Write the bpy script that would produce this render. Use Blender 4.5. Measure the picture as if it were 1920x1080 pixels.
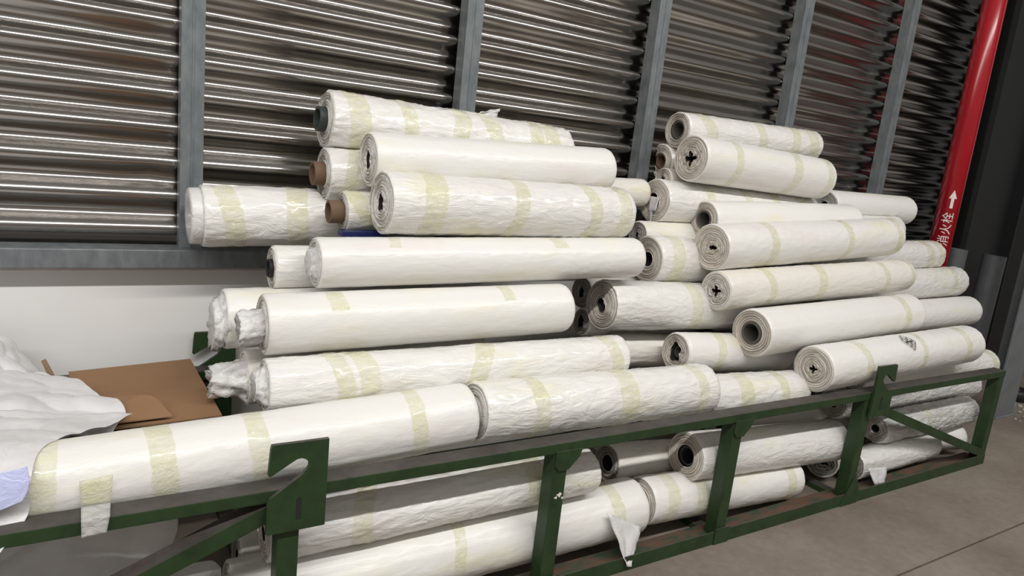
import bpy, bmesh, math, random
from mathutils import Vector, Matrix, noise

for o in list(bpy.data.objects):
    bpy.data.objects.remove(o)
S = bpy.context.scene
COL = S.collection
PI = math.pi

# ------------------------------------------------------------------ camera
cam_d = bpy.data.cameras.new('camera')
cam_d.sensor_width = 36.0
cam_d.lens = 1304.755 / 1920 * 36.0
cam_d.clip_start = 0.05
cam = bpy.data.objects.new('camera', cam_d)
COL.objects.link(cam)
RX = Vector((0.84875324, -0.51835452, 0.10453004))      # image right in the room
DN = Vector((-0.01417965, -0.2199175, -0.97541541))     # image down
FW = Vector((0.52859897, 0.8264048, -0.19400578))       # viewing direction
cam.matrix_world = Matrix((
    (RX.x, -DN.x, -FW.x, 0.0),
    (RX.y, -DN.y, -FW.y, 0.0),
    (RX.z, -DN.z, -FW.z, 1.6),
    (0, 0, 0, 1)))
S.camera = cam

# ------------------------------------------------------------------ light
w = bpy.data.worlds.new('hall')
S.world = w
w.use_nodes = True
bg = w.node_tree.nodes['Background']
bg.inputs[0].default_value = (1.0, 0.96, 0.92, 1)
bg.inputs[1].default_value = 0.28


def strip(name, loc, sx, sy, watts, rot=(0, 0, 0), col=(1.0, 0.985, 0.96)):
    l = bpy.data.lights.new(name, 'AREA')
    l.shape = 'RECTANGLE'
    l.size, l.size_y = sx, sy
    l.energy = watts
    l.color = col
    o = bpy.data.objects.new(name, l)
    o.location = loc
    o.rotation_euler = rot
    COL.objects.link(o)
    return o


# rows of ceiling strip lamps running along the hall
strip('ceiling_lamp_row', (-1.0, -1.2, 5.2), 14.0, 0.14, 500, (math.radians(28), 0, 0))

vs = S.view_settings
vs.view_transform = 'Standard'
vs.look = 'None'
vs.gamma = 1.0
vs.use_curve_mapping = False
vs.exposure = 0.0


# ------------------------------------------------------------------ materials
def new_mat(name):
    m = bpy.data.materials.new(name)
    m.use_nodes = True
    nt = m.node_tree
    return m, nt, nt.nodes['Principled BSDF']


def N(nt, kind, **kw):
    n = nt.nodes.new(kind)
    for k, v in kw.items():
        if isinstance(v, tuple) and k == 'inp':
            pass
        setattr(n, k, v)
    return n


def coords(nt, scale=(1, 1, 1), rot=(0, 0, 0), kind='Object', rnd=True):
    tc = nt.nodes.new('ShaderNodeTexCoord')
    mp = nt.nodes.new('ShaderNodeMapping')
    mp.inputs['Scale'].default_value = scale
    mp.inputs['Rotation'].default_value = rot
    nt.links.new(tc.outputs[kind], mp.inputs['Vector'])
    if rnd:
        oi = nt.nodes.new('ShaderNodeObjectInfo')
        ml = nt.nodes.new('ShaderNodeMath')
        ml.operation = 'MULTIPLY'
        ml.inputs[1].default_value = 37.0
        nt.links.new(oi.outputs['Random'], ml.inputs[0])
        cb = nt.nodes.new('ShaderNodeCombineXYZ')
        for i in range(3):
            nt.links.new(ml.outputs[0], cb.inputs[i])
        nt.links.new(cb.outputs[0], mp.inputs['Location'])
    return mp.outputs[0]


def noise_tex(nt, vec, scale, detail=4, rough=0.55, dist=0.0):
    n = nt.nodes.new('ShaderNodeTexNoise')
    n.inputs['Scale'].default_value = scale
    n.inputs['Detail'].default_value = detail
    n.inputs['Roughness'].default_value = rough
    n.inputs['Distortion'].default_value = dist
    nt.links.new(vec, n.inputs['Vector'])
    return n.outputs['Fac']


def ramp(nt, fac, stops):
    r = nt.nodes.new('ShaderNodeValToRGB')
    e = r.color_ramp.elements
    while len(e) < len(stops):
        e.new(0.5)
    for el, (p, c) in zip(e, stops):
        el.position = p
        el.color = (c[0], c[1], c[2], 1) if len(c) == 3 else c
    nt.links.new(fac, r.inputs[0])
    return r.outputs[0]


def bump(nt, b, hgt, strength, dist=0.01, prev=None):
    n = nt.nodes.new('ShaderNodeBump')
    n.inputs['Strength'].default_value = strength
    n.inputs['Distance'].default_value = dist
    nt.links.new(hgt, n.inputs['Height'])
    if prev is not None:
        nt.links.new(prev, n.inputs['Normal'])
    nt.links.new(n.outputs[0], b.inputs['Normal'])
    return n.outputs[0]


def film_mat(name, c, rough, coat, crinkle, fine):
    m, nt, b = new_mat(name)
    v = coords(nt, (1.0, 3.0, 3.0))
    f1 = noise_tex(nt, v, 2.2, 5, 0.6)
    d = tuple(x * 0.92 for x in c)
    yel = (c[0] * 1.0, c[1] * 0.985, c[2] * 0.86)
    pnk = (c[0] * 0.99, c[1] * 0.955, c[2] * 0.965)
    col = ramp(nt, f1, [(0.32, yel), (0.44, c), (0.56, c), (0.66, pnk), (0.80, d)])
    # sparse grey smudges
    f0 = noise_tex(nt, coords(nt, (2.5, 7.0, 7.0)), 2.0, 6, 0.72, 0.8)
    sm = ramp(nt, f0, [(0.70, (1, 1, 1)), (0.80, (0.72, 0.71, 0.70))])
    mx = nt.nodes.new('ShaderNodeMix')
    mx.data_type = 'RGBA'
    mx.blend_type = 'MULTIPLY'
    mx.inputs['Factor'].default_value = 1.0
    nt.links.new(col, mx.inputs[6])
    nt.links.new(sm, mx.inputs[7])
    nt.links.new(mx.outputs[2], b.inputs['Base Color'])
    b.inputs['Roughness'].default_value = rough
    b.inputs['Specular IOR Level'].default_value = 0.5
    b.inputs['Coat Weight'].default_value = coat
    b.inputs['Coat Roughness'].default_value = 0.15
    v2 = coords(nt, (7.0, 24.0, 24.0), (0.5, 0.0, 0.55))
    f2 = noise_tex(nt, v2, 1.0, 6, 0.60, 1.6)
    n1 = bump(nt, b, f2, crinkle, 0.03)
    v3 = coords(nt, (60.0, 22.0, 22.0), (0, 0.4, 0.9))
    f3 = noise_tex(nt, v3, 1.0, 3, 0.6, 0.6)
    bump(nt, b, f3, fine, 0.004, n1)
    return m


M = {}
M['smooth'] = film_mat('film_smooth', (0.82, 0.805, 0.77), 0.38, 0.10, 0.12, 0.15)
M['ivory'] = film_mat('film_ivory', (0.79, 0.762, 0.705), 0.40, 0.08, 0.20, 0.18)
M['wrap'] = film_mat('film_wrapped', (0.83, 0.815, 0.78), 0.28, 0.40, 0.38, 0.25)
M['crisp'] = film_mat('film_crinkled', (0.76, 0.745, 0.72), 0.22, 0.7, 0.9, 0.45)


def sheet_mat(name, c, rough, bumpy, alpha=1.0):
    m, nt, b = new_mat(name)
    v = coords(nt, (1, 1, 1))
    f = noise_tex(nt, v, 6, 5, 0.6, 1.0)
    nt.links.new(ramp(nt, f, [(0.3, tuple(x * 0.9 for x in c)), (0.65, c)]), b.inputs['Base Color'])
    b.inputs['Roughness'].default_value = rough
    b.inputs['Coat Weight'].default_value = 0.3
    b.inputs['Coat Roughness'].default_value = 0.2
    b.inputs['Alpha'].default_value = alpha
    f2 = noise_tex(nt, coords(nt, (14, 14, 14)), 1.0, 6, 0.6, 1.8)
    bump(nt, b, f2, bumpy, 0.02)
    return m


M['sheet'] = sheet_mat('loose_film', (0.74, 0.73, 0.73), 0.4, 0.25)
M['tuft'] = sheet_mat('gathered_film', (0.78, 0.765, 0.75), 0.28, 0.5)
M['blue_sheet'] = sheet_mat('blue_tinted_film', (0.60, 0.64, 0.93), 0.22, 0.4)

# sticky tape, pale yellow and shiny
m, nt, b = new_mat('packing_tape')
f = noise_tex(nt, coords(nt, (6, 20, 20)), 1.0, 4, 0.6, 1.0)
nt.links.new(ramp(nt, f, [(0.3, (0.93, 0.90, 0.50)), (0.7, (0.95, 0.94, 0.70))]), b.inputs['Base Color'])
b.inputs['Roughness'].default_value = 0.10
b.inputs['Specular IOR Level'].default_value = 0.8
b.inputs['Coat Weight'].default_value = 1.0
b.inputs['Coat Roughness'].default_value = 0.03
nt.links.new(ramp(nt, noise_tex(nt, coords(nt, (5, 12, 12)), 2.0, 4, 0.6, 1.0), [(0.3, (0.18, 0.18, 0.18)), (0.7, (0.50, 0.50, 0.50))]), b.inputs['Alpha'])
f2 = noise_tex(nt, coords(nt, (22, 40, 40), (0.4, 0.2, 0.3)), 1.0, 4, 0.6, 2.4)
bump(nt, b, f2, 0.6, 0.016)
M['tape'] = m


# end of a roll: many thin layers
def end_mat(name, c):
    m, nt, b = new_mat(name)
    tc = nt.nodes.new('ShaderNodeTexCoord')
    sp = nt.nodes.new('ShaderNodeSeparateXYZ')
    nt.links.new(tc.outputs['Object'], sp.inputs[0])
    cb = nt.nodes.new('ShaderNodeCombineXYZ')
    nt.links.new(sp.outputs[1], cb.inputs[1])
    nt.links.new(sp.outputs[2], cb.inputs[2])
    wv = nt.nodes.new('ShaderNodeTexWave')
    wv.wave_type = 'RINGS'
    wv.rings_direction = 'X'
    wv.inputs['Scale'].default_value = 27.0
    wv.inputs['Distortion'].default_value = 2.2
    wv.inputs['Detail'].default_value = 3.0
    wv.inputs['Detail Scale'].default_value = 8.0
    nt.links.new(cb.outputs[0], wv.inputs['Vector'])
    nt.links.new(ramp(nt, wv.outputs['Fac'], [(0.10, tuple(x * 0.62 for x in c)), (0.45, c)]), b.inputs['Base Color'])
    b.inputs['Roughness'].default_value = 0.55
    bump(nt, b, wv.outputs['Fac'], 0.6, 0.004)
    return m


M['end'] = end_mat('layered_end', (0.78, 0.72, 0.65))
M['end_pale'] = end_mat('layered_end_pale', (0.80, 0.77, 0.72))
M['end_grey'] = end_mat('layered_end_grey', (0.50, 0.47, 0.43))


def plain(name, c, rough=0.6, metal=0.0, var=0.12, scale=8.0, bmp=0.15, rnd=False, kind='Object'):
    m, nt, b = new_mat(name)
    f = noise_tex(nt, coords(nt, (1, 1, 1), kind=kind, rnd=rnd), scale, 5, 0.6)
    nt.links.new(ramp(nt, f, [(0.3, tuple(x * (1 - var) for x in c)), (0.7, tuple(min(1, x * (1 + var)) for x in c))]), b.inputs['Base Color'])
    b.inputs['Roughness'].default_value = rough
    b.inputs['Metallic'].default_value = metal
    bump(nt, b, f, bmp, 0.004)
    return m


M['core_brown'] = plain('core_brown', (0.17, 0.105, 0.062), 0.75)
M['core_grey'] = plain('core_grey', (0.10, 0.09, 0.08), 0.7)
M['core_green'] = plain('core_green', (0.045, 0.055, 0.05), 0.5)
M['core_black'] = plain('core_black', (0.018, 0.018, 0.02), 0.5)
M['hollow'] = plain('hollow_shade', (0.03, 0.024, 0.02), 0.8)  # dark colour paints the shade deep in the roll holes
M['cardboard'] = plain('cardboard', (0.27, 0.15, 0.075), 0.8, var=0.08, scale=5)
M['cardboard_edge'] = plain('cardboard_edge', (0.24, 0.15, 0.085), 0.85)
M['blue'] = plain('blue_plastic', (0.006, 0.013, 0.10), 0.35)
M['white_wall'] = plain('white_panel', (0.80, 0.785, 0.77), 0.6, var=0.04, scale=1.5, bmp=0.05)
M['grey_paint'] = plain('grey_paint', (0.17, 0.185, 0.19), 0.5, var=0.15, scale=6)
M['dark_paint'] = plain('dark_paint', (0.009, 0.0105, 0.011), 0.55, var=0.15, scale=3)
M['black_wall'] = plain('unlit_black_sheet', (0.006, 0.006, 0.007), 0.7, var=0.2, scale=3)  # near black: sheeting, with the shadow behind the columns put into its colour
M['pipe_grey'] = plain('grey_sleeve', (0.11, 0.115, 0.12), 0.4)
M['rubber'] = plain('black_rubber', (0.012, 0.012, 0.013), 0.5)
M['red'] = plain('red_paint', (0.36, 0.008, 0.016), 0.22, var=0.12, scale=3, bmp=0.03)
M['paint_white'] = plain('white_paint', (0.80, 0.74, 0.72), 0.6, var=0.1, scale=40)
M['chip'] = plain('concrete_chip', (0.48, 0.45, 0.41), 0.9)
M['screw'] = plain('screw_steel', (0.55, 0.55, 0.53), 0.3, 1.0)

# galvanised steel studs and beam
m, nt, b = new_mat('galvanised_steel')
f = noise_tex(nt, coords(nt, (3, 3, 1.2), kind='Object', rnd=True), 9, 6, 0.65)
nt.links.new(ramp(nt, f, [(0.3, (0.13, 0.148, 0.155)), (0.55, (0.19, 0.21, 0.217)), (0.8, (0.25, 0.265, 0.27))]), b.inputs['Base Color'])
b.inputs['Roughness'].default_value = 0.5
b.inputs['Metallic'].default_value = 0.25
bump(nt, b, f, 0.1, 0.003)
M['galv'] = m

# corrugated sheet: dull bare metal
m, nt, b = new_mat('corrugated_metal')
vv = coords(nt, (0.35, 1, 7), kind='Object', rnd=False)
f = noise_tex(nt, vv, 2.0, 6, 0.65)
nt.links.new(ramp(nt, f, [(0.28, (0.30, 0.275, 0.255)), (0.5, (0.40, 0.375, 0.35)), (0.72, (0.46, 0.445, 0.425))]), b.inputs['Base Color'])
b.inputs['Metallic'].default_value = 1.0
rr = nt.nodes.new('ShaderNodeMapRange')
rr.inputs['To Min'].default_value = 0.14
rr.inputs['To Max'].default_value = 0.22
nt.links.new(f, rr.inputs['Value'])
nt.links.new(rr.outputs[0], b.inputs['Roughness'])
f2 = noise_tex(nt, coords(nt, (0.8, 1, 5), rnd=False), 4.0, 3, 0.5)
bump(nt, b, f2, 0.012, 0.01)
M['corrugated'] = m

# green enamel with grime and dust lying on faces that look up
m, nt, b = new_mat('green_enamel')
f = noise_tex(nt, coords(nt, (2, 2, 2), rnd=False), 7, 6, 0.65)
green = ramp(nt, f, [(0.25, (0.012, 0.027, 0.009)), (0.5, (0.019, 0.047, 0.014)), (0.8, (0.028, 0.060, 0.019))])
dust = ramp(nt, f, [(0.3, (0.045, 0.039, 0.034)), (0.7, (0.085, 0.075, 0.066))])
ge = nt.nodes.new('ShaderNodeNewGeometry')
sp = nt.nodes.new('ShaderNodeSeparateXYZ')
nt.links.new(ge.outputs['True Normal'], sp.inputs[0])
mr = nt.nodes.new('ShaderNodeMapRange')
mr.inputs['From Min'].default_value = 0.55
mr.inputs['From Max'].default_value = 0.85
nt.links.new(sp.outputs[2], mr.inputs['Value'])
mx = nt.nodes.new('ShaderNodeMix')
mx.data_type = 'RGBA'
nt.links.new(mr.outputs[0], mx.inputs['Factor'])
nt.links.new(green, mx.inputs[6])
nt.links.new(dust, mx.inputs[7])
nt.links.new(mx.outputs[2], b.inputs['Base Color'])
b.inputs['Roughness'].default_value = 0.5
bump(nt, b, f, 0.12, 0.003)
M['green'] = m

# rusty green angle iron
m, nt, b = new_mat('rusty_green')
f = noise_tex(nt, coords(nt, (1.5, 5, 5), rnd=False), 5, 7, 0.7)
nt.links.new(ramp(nt, f, [(0.38, (0.022, 0.060, 0.028)), (0.47, (0.075, 0.060, 0.042)), (0.6, (0.13, 0.062, 0.034)), (0.8, (0.09, 0.065, 0.05))]), b.inputs['Base Color'])
b.inputs['Roughness'].default_value = 0.8
bump(nt, b, f, 0.3, 0.004)
M['rust'] = m

# concrete floor
m, nt, b = new_mat('concrete')
f1 = noise_tex(nt, coords(nt, (1, 1, 1), rnd=False), 1.3, 6, 0.6)
f2 = noise_tex(nt, coords(nt, (1, 1, 1), rnd=False), 22, 6, 0.7)
mm = nt.nodes.new('ShaderNodeMath')
mm.operation = 'MULTIPLY_ADD'
mm.inputs[1].default_value = 0.45
nt.links.new(f2, mm.inputs[0])
nt.links.new(f1, mm.inputs[2])
nt.links.new(ramp(nt, mm.outputs[0], [(0.45, (0.135, 0.108, 0.085)), (0.70, (0.200, 0.164, 0.132)), (0.95, (0.265, 0.226, 0.186))]), b.inputs['Base Color'])
b.inputs['Roughness'].default_value = 0.75
bump(nt, b, f2, 0.2, 0.006)
M['concrete'] = m


# ------------------------------------------------------------------ helpers
def tag(o, label=None, cat=None, group=None, kind=None):
    if label:
        o['label'] = label
    if cat:
        o['category'] = cat
    if group:
        o['group'] = group
    if kind:
        o['kind'] = kind
    return o


def empty(name, loc=(0, 0, 0), rot=None):
    o = bpy.data.objects.new(name, None)
    COL.objects.link(o)
    o.location = loc
    if rot is not None:
        o.rotation_euler = rot
    o.empty_display_size = 0.1
    return o


def mesh_obj(name, verts, faces, mat, parent=None, smooth=False, mats=None, fmat=None):
    me = bpy.data.meshes.new(name)
    me.from_pydata(verts, [], faces)
    me.update()
    for x in (mats or [mat]):
        me.materials.append(M[x])
    if fmat:
        me.polygons.foreach_set('material_index', fmat)
    if smooth:
        me.polygons.foreach_set('use_smooth', [True] * len(me.polygons))
    o = bpy.data.objects.new(name, me)
    COL.objects.link(o)
    if parent is not None:
        o.parent = parent
    return o


def from_bm(name, bm, mat, parent=None, smooth=False):
    bmesh.ops.recalc_face_normals(bm, faces=bm.faces[:])
    me = bpy.data.meshes.new(name)
    bm.to_mesh(me)
    bm.free()
    me.materials.append(M[mat])
    if smooth:
        me.polygons.foreach_set('use_smooth', [True] * len(me.polygons))
    o = bpy.data.objects.new(name, me)
    COL.objects.link(o)
    if parent is not None:
        o.parent = parent
    return o


def bm_box(bm, x0, x1, y0, y1, z0, z1, mat=None, bev=0.0):
    g = bmesh.ops.create_cube(bm, size=1.0)
    vs_ = g['verts']
    for v in vs_:
        v.co = Vector(((x0 + x1) / 2 + v.co.x * (x1 - x0), (y0 + y1) / 2 + v.co.y * (y1 - y0), (z0 + z1) / 2 + v.co.z * (z1 - z0)))
    if bev:
        es = list({e for v in vs_ for e in v.link_edges})
        bmesh.ops.bevel(bm, geom=es, offset=bev, segments=2, affect='EDGES', profile=0.5)


def box(name, x0, x1, y0, y1, z0, z1, mat, parent=None, bev=0.0):
    bm = bmesh.new()
    bm_box(bm, x0, x1, y0, y1, z0, z1, bev=bev)
    return from_bm(name, bm, mat, parent)


def prism(name, pts, y0, y1, mat, parent=None, bev=0.0):
    """outline in the x,z plane with thickness along y"""
    bm = bmesh.new()
    f = bm.faces.new([bm.verts.new((x, y0, z)) for x, z in pts])
    r = bmesh.ops.extrude_face_region(bm, geom=[f])
    for v in [g for g in r['geom'] if isinstance(g, bmesh.types.BMVert)]:
        v.co.y = y1
    if bev:
        bmesh.ops.bevel(bm, geom=bm.edges[:], offset=bev, segments=1, affect='EDGES')
    return from_bm(name, bm, mat, parent)


def lathe_z(bm, prof, n=32):
    rings = []
    for r, z in prof:
        rings.append([bm.verts.new((r * math.cos(2 * PI * i / n), r * math.sin(2 * PI * i / n), z)) for i in range(n)])
    for a, c in zip(rings, rings[1:]):
        for i in range(n):
            bm.faces.new((a[i], a[(i + 1) % n], c[(i + 1) % n], c[i]))
    return rings


def fbm(p, octv=4):
    return noise.fractal(p, 1.0, 2.0, octv)


# ------------------------------------------------------------------ floor
fl = mesh_obj('floor', [(-8, -10, -0.05), (14, -10, -0.05), (14, 6, -0.05), (-8, 6, -0.05)], [(0, 1, 2, 3)], 'core_grey')
tag(fl, 'brown grey concrete floor of the hall', 'floor', kind='structure')
for (y0, y1) in ((-10, 1.325), (1.334, 6)):
    box('floor_slab', -8, 14, y0, y1, -0.045, 0.0, 'concrete', fl)

# ------------------------------------------------------------------ back wall
wall = empty('wall_back', (0, 3.04, 0))
tag(wall, 'corrugated bare metal wall with steel studs above a white panel', 'wall', kind='structure')
PITCH, AMP, ZC = 0.1306, 0.0205, 1.835
Y0W = 3.045


def corr_y(x, z, seed):
    k = 2 * PI / PITCH
    d = 0.004 * noise.noise(Vector((x * 0.7 + seed, z * 1.3, 0.3))) + 0.0012 * noise.noise(Vector((x * 5, z * 9, seed)))
    # one dent that shows beside the first stud
    dd = (x - 0.235) ** 2 / 0.0009 + (z - 1.375) ** 2 / 0.0006
    if dd < 8:
        d += 0.014 * math.exp(-dd)
    zz = z + 0.002 * noise.noise(Vector((x * 0.9, seed, z)))
    return Y0W + AMP * math.sin(k * (zz - ZC)) + d


studs = [-0.79, 0.375, 1.537, 2.66, 3.82, 4.95, 6.07]
bays = [(-3.0, -0.79)] + list(zip(studs, studs[1:])) + [(6.07, 6.14)]
for bi, (xa, xb) in enumerate(bays):
    nx = 26
    zs = []
    z = 1.06
    while z < 4.6:
        zs.append(z)
        z += PITCH / 12
    V, F = [], []
    for zi, z in enumerate(zs):
        for xi in range(nx + 1):
            x = xa + (xb - xa) * xi / nx
            V.append((x, corr_y(x, z, bi * 0.2) - 3.04, z))
    for zi in range(len(zs) - 1):
        for xi in range(nx):
            a = zi * (nx + 1) + xi
            F.append((a, a + 1, a + nx + 2, a + nx + 1))
    mesh_obj('corrugated_sheet', V, F, 'corrugated', wall, smooth=True)

bm = bmesh.new()
for zz in range(12):
    pass
bm.free()
for si, sx in enumerate(studs):
    bm = bmesh.new()
    hw = 0.041
    # C section: front flange, two webs, two lips
    bm_box(bm, sx - hw, sx + hw, 2.948 - 3.04, 2.953 - 3.04, 1.09, 4.6, bev=0.0015)
    bm_box(bm, sx - hw, sx - hw + 0.004, 2.953 - 3.04, 3.022 - 3.04, 1.09, 4.6)
    bm_box(bm, sx + hw - 0.004, sx + hw, 2.953 - 3.04, 3.022 - 3.04, 1.09, 4.6)
    bm_box(bm, sx - 0.003, sx + 0.003, 2.9455 - 3.04, 2.948 - 3.04, 1.09, 4.6)
    st = from_bm('stud', bm, 'galv', wall)
    for q in range(9):
        zz = ZC - PITCH / 4 + PITCH * (q * 2 - 3)
        if zz < 1.15:
            continue
        bm = bmesh.new()
        bmesh.ops.create_cone(bm, cap_ends=True, segments=6, radius1=0.006, radius2=0.005, depth=0.006,
                              matrix=Matrix.Translation((sx - hw - 0.014, Y0W - AMP - 3.04 - 0.004, zz)) @ Matrix.Rotation(PI / 2, 4, 'X'))
        from_bm('screw', bm, 'screw', st)

bm = bmesh.new()
bm_box(bm, -3.0, 6.14, 2.90 - 3.04, 3.03 - 3.04, 1.018, 1.09, bev=0.004)
from_bm('beam', bm, 'galv', wall)
lw = box('wall_lower', -3.0, 6.14, 2.985, 3.06, 0.0, 1.018, 'white_wall')
tag(lw, 'white wall panel below the steel beam, behind the rolls', 'wall', kind='structure')
lip = box('trim_1', -3.0, 6.14, 2.979, 2.985, 0.995, 1.017, 'cardboard_edge')
lip.data.materials[0] = plain('pinkish_foam_edge', (0.62, 0.54, 0.54), 0.7)
tag(lip, 'thin pinkish edge strip under the steel beam', 'trim', kind='structure')
# scuffs on the white panel, raised flakes of dirt
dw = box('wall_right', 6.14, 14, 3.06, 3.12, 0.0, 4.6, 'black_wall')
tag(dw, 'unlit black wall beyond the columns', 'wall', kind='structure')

# ------------------------------------------------------------------ columns at the right
col_ = empty('steel_column', (6.33, 2.80, 0))
tag(col_, 'dark painted wide steel column beside the red pipe', 'column', 'hall columns')
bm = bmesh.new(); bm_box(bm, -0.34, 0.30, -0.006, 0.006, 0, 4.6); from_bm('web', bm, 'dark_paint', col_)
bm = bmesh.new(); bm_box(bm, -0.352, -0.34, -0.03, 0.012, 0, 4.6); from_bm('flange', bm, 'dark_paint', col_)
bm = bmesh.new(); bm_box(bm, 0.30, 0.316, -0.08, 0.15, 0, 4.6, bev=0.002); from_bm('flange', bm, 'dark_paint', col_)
gc = empty('steel_post', (6.00, 2.25, 0))
tag(gc, 'scuffed grey steel post standing on the floor behind the rack end', 'column', 'hall columns')
bm = bmesh.new(); bm_box(bm, -0.16, 0.16, -0.008, 0.008, 0.008, 4.6, bev=0.003); from_bm('flange', bm, 'grey_paint', gc)
bm = bmesh.new(); bm_box(bm, 0.06, 0.08, 0.008, 0.15, 0.008, 4.6); from_bm('web', bm, 'grey_paint', gc)
bm = bmesh.new(); bm_box(bm, -0.16, 0.18, -0.03, 0.16, 0.0, 0.008, bev=0.002); from_bm('base_plate', bm, 'grey_paint', gc)

# black rubber wheel chock-like block on the floor
wc = empty('rubber_wheel', (6.66, 2.44, 0))
tag(wc, 'small black rubber wheel lying on the floor beside the grey post', 'wheel')
bm = bmesh.new()
lathe_z(bm, [(0.03, 0.02), (0.055, 0.015), (0.075, 0.0), (0.105, 0.0), (0.12, 0.02), (0.12, 0.07), (0.105, 0.09), (0.075, 0.09), (0.055, 0.075), (0.03, 0.07), (0.03, 0.02)], 28)
from_bm('tyre', bm, 'rubber', wc, True)
bm = bmesh.new()
lathe_z(bm, [(0.012, 0.01), (0.03, 0.01), (0.03, 0.08), (0.012, 0.08), (0.012, 0.01)], 20)
from_bm('hub', bm, 'core_grey', wc)

random.seed(11)
bm = bmesh.new()
for i in range(150):
    x = 6.0 + random.random() * 1.1
    y = 2.02 + random.random() * 0.5 - 0.06 * random.random()
    s = 0.006 + 0.016 * random.random() ** 2
    if x < 6.24 and y > 2.20:
        x = 6.24 + random.random() * 0.25
    if (x - 6.66) ** 2 + (y - 2.44) ** 2 < 0.02:
        x = 6.3
    bmesh.ops.create_icosphere(bm, subdivisions=1, radius=s, matrix=Matrix.Translation((x, y, s * 0.4)) @ Matrix.Diagonal((1, random.uniform(.6, 1.3), random.uniform(.4, .9), 1)))
rb = from_bm('concrete_chips', bm, 'chip')
tag(rb, 'pale crumbs of broken concrete around the foot of the grey post', 'rubble', kind='stuff')


# two grey sleeves standing at the column
def sleeve(loc, h, r, lean, label):
    e = empty('plastic_sleeve', loc, (lean[0], lean[1], 0))
    tag(e, label, 'tube', 'grey tubes at the column')
    bm = bmesh.new()
    lathe_z(bm, [(r - 0.006, 0.0), (r, 0.0), (r, h), (r - 0.006, h), (r - 0.006, 0.0)], 30)
    from_bm('tube', bm, 'pipe_grey', e, False)
    bm = bmesh.new()
    lathe_z(bm, [(r * 0.5, 0.01), (r - 0.007, 0.01), (r - 0.007, h - 0.05), (r * 0.5, h - 0.05), (r * 0.5, 0.01)], 24)
    from_bm('inner_layer', bm, 'core_black', e, False)


sleeve((6.12, 2.62, 0.002), 1.18, 0.082, (0, 0.02), 'tall grey plastic tube standing in front of the dark column')
sleeve((5.70, 2.69, 0.002), 1.215, 0.068, (0, 0), 'grey plastic tube end just below the red pipe lettering')

# ------------------------------------------------------------------ red pipe
rp = empty('fire_pipe', (5.525, 2.74, 0))
tag(rp, 'glossy red fire main pipe with white lettering and arrow', 'pipe')
PR = 0.076
bm = bmesh.new(); lathe_z(bm, [(PR - 0.006, 0.0), (PR, 0.0), (PR, 4.6), (PR - 0.006, 4.6), (PR - 0.006, 0.0)], 48)
po = from_bm('pipe', bm, 'red', rp, True)
po.data.polygons.foreach_set('use_smooth', [abs(p.normal.z) < 0.5 for p in po.data.polygons])
face_ang = math.atan2(-2.74, -5.525) + 0.22


def wrap_text(name, body, size, zc, parent, ang):
    cu = bpy.data.curves.new(name, 'FONT')
    cu.body = body
    cu.size = size
    cu.align_x = 'CENTER'
    cu.align_y = 'CENTER'
    cu.resolution_u = 3
    to = bpy.data.objects.new(name + '_tmp', cu)
    COL.objects.link(to)
    bpy.context.view_layer.update()
    me = bpy.data.meshes.new_from_object(to.evaluated_get(bpy.context.evaluated_depsgraph_get()))
    bpy.data.objects.remove(to)
    bm = bmesh.new(); bm.from_mesh(me)
    bmesh.ops.triangulate(bm, faces=bm.faces[:])
    bmesh.ops.subdivide_edges(bm, edges=[e for e in bm.edges if e.calc_length() > 0.01], cuts=2)
    for v in bm.verts:
        up, side = v.co.x, -v.co.y          # reads upwards along the pipe
        a = ang + side / PR
        v.co = Vector(((PR + 0.0012) * math.cos(a), (PR + 0.0012) * math.sin(a), zc + up))
    return from_bm(name, bm, 'paint_white', parent)


for ch, zc in (('消', 1.275), ('火', 1.360), ('栓', 1.445)):
    wrap_text('lettering', ch, 0.082, zc, rp, face_ang)
bm = bmesh.new()
zc = 1.515
ar = [(-0.010, 0.0), (0.010, 0.0), (0.010, 0.072), (0.026, 0.072), (0.0, 0.135), (-0.026, 0.072), (-0.010, 0.072)]
vv_ = []
for s, h in ar:
    a = face_ang + s / PR
    vv_.append(bm.verts.new(((PR + 0.0014) * math.cos(a), (PR + 0.0014) * math.sin(a), zc + h)))
bm.faces.new((vv_[0], vv_[1], vv_[2], vv_[6]))
bm.faces.new((vv_[5], vv_[6], vv_[4])); bm.faces.new((vv_[6], vv_[2], vv_[4])); bm.faces.new((vv_[2], vv_[3], vv_[4]))
from_bm('arrow', bm, 'paint_white', rp)

# ------------------------------------------------------------------ green rack
rack = empty('steel_rack', (2.0, 2.37, 0))
tag(rack, 'long green steel stacking rack with hook plates holding the rolls', 'rack')


def rbox(name, x0, x1, y0, y1, z0, z1, mat='green', bev=0.003):
    return box(name, x0 - 2.0, x1 - 2.0, y0 - 2.37, y1 - 2.37, z0, z1, mat, rack, bev)


def rprism(name, pts, y0, y1, mat='green'):
    return prism(name, [(x - 2.0, z) for x, z in pts], y0 - 2.37, y1 - 2.37, mat, rack)


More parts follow.
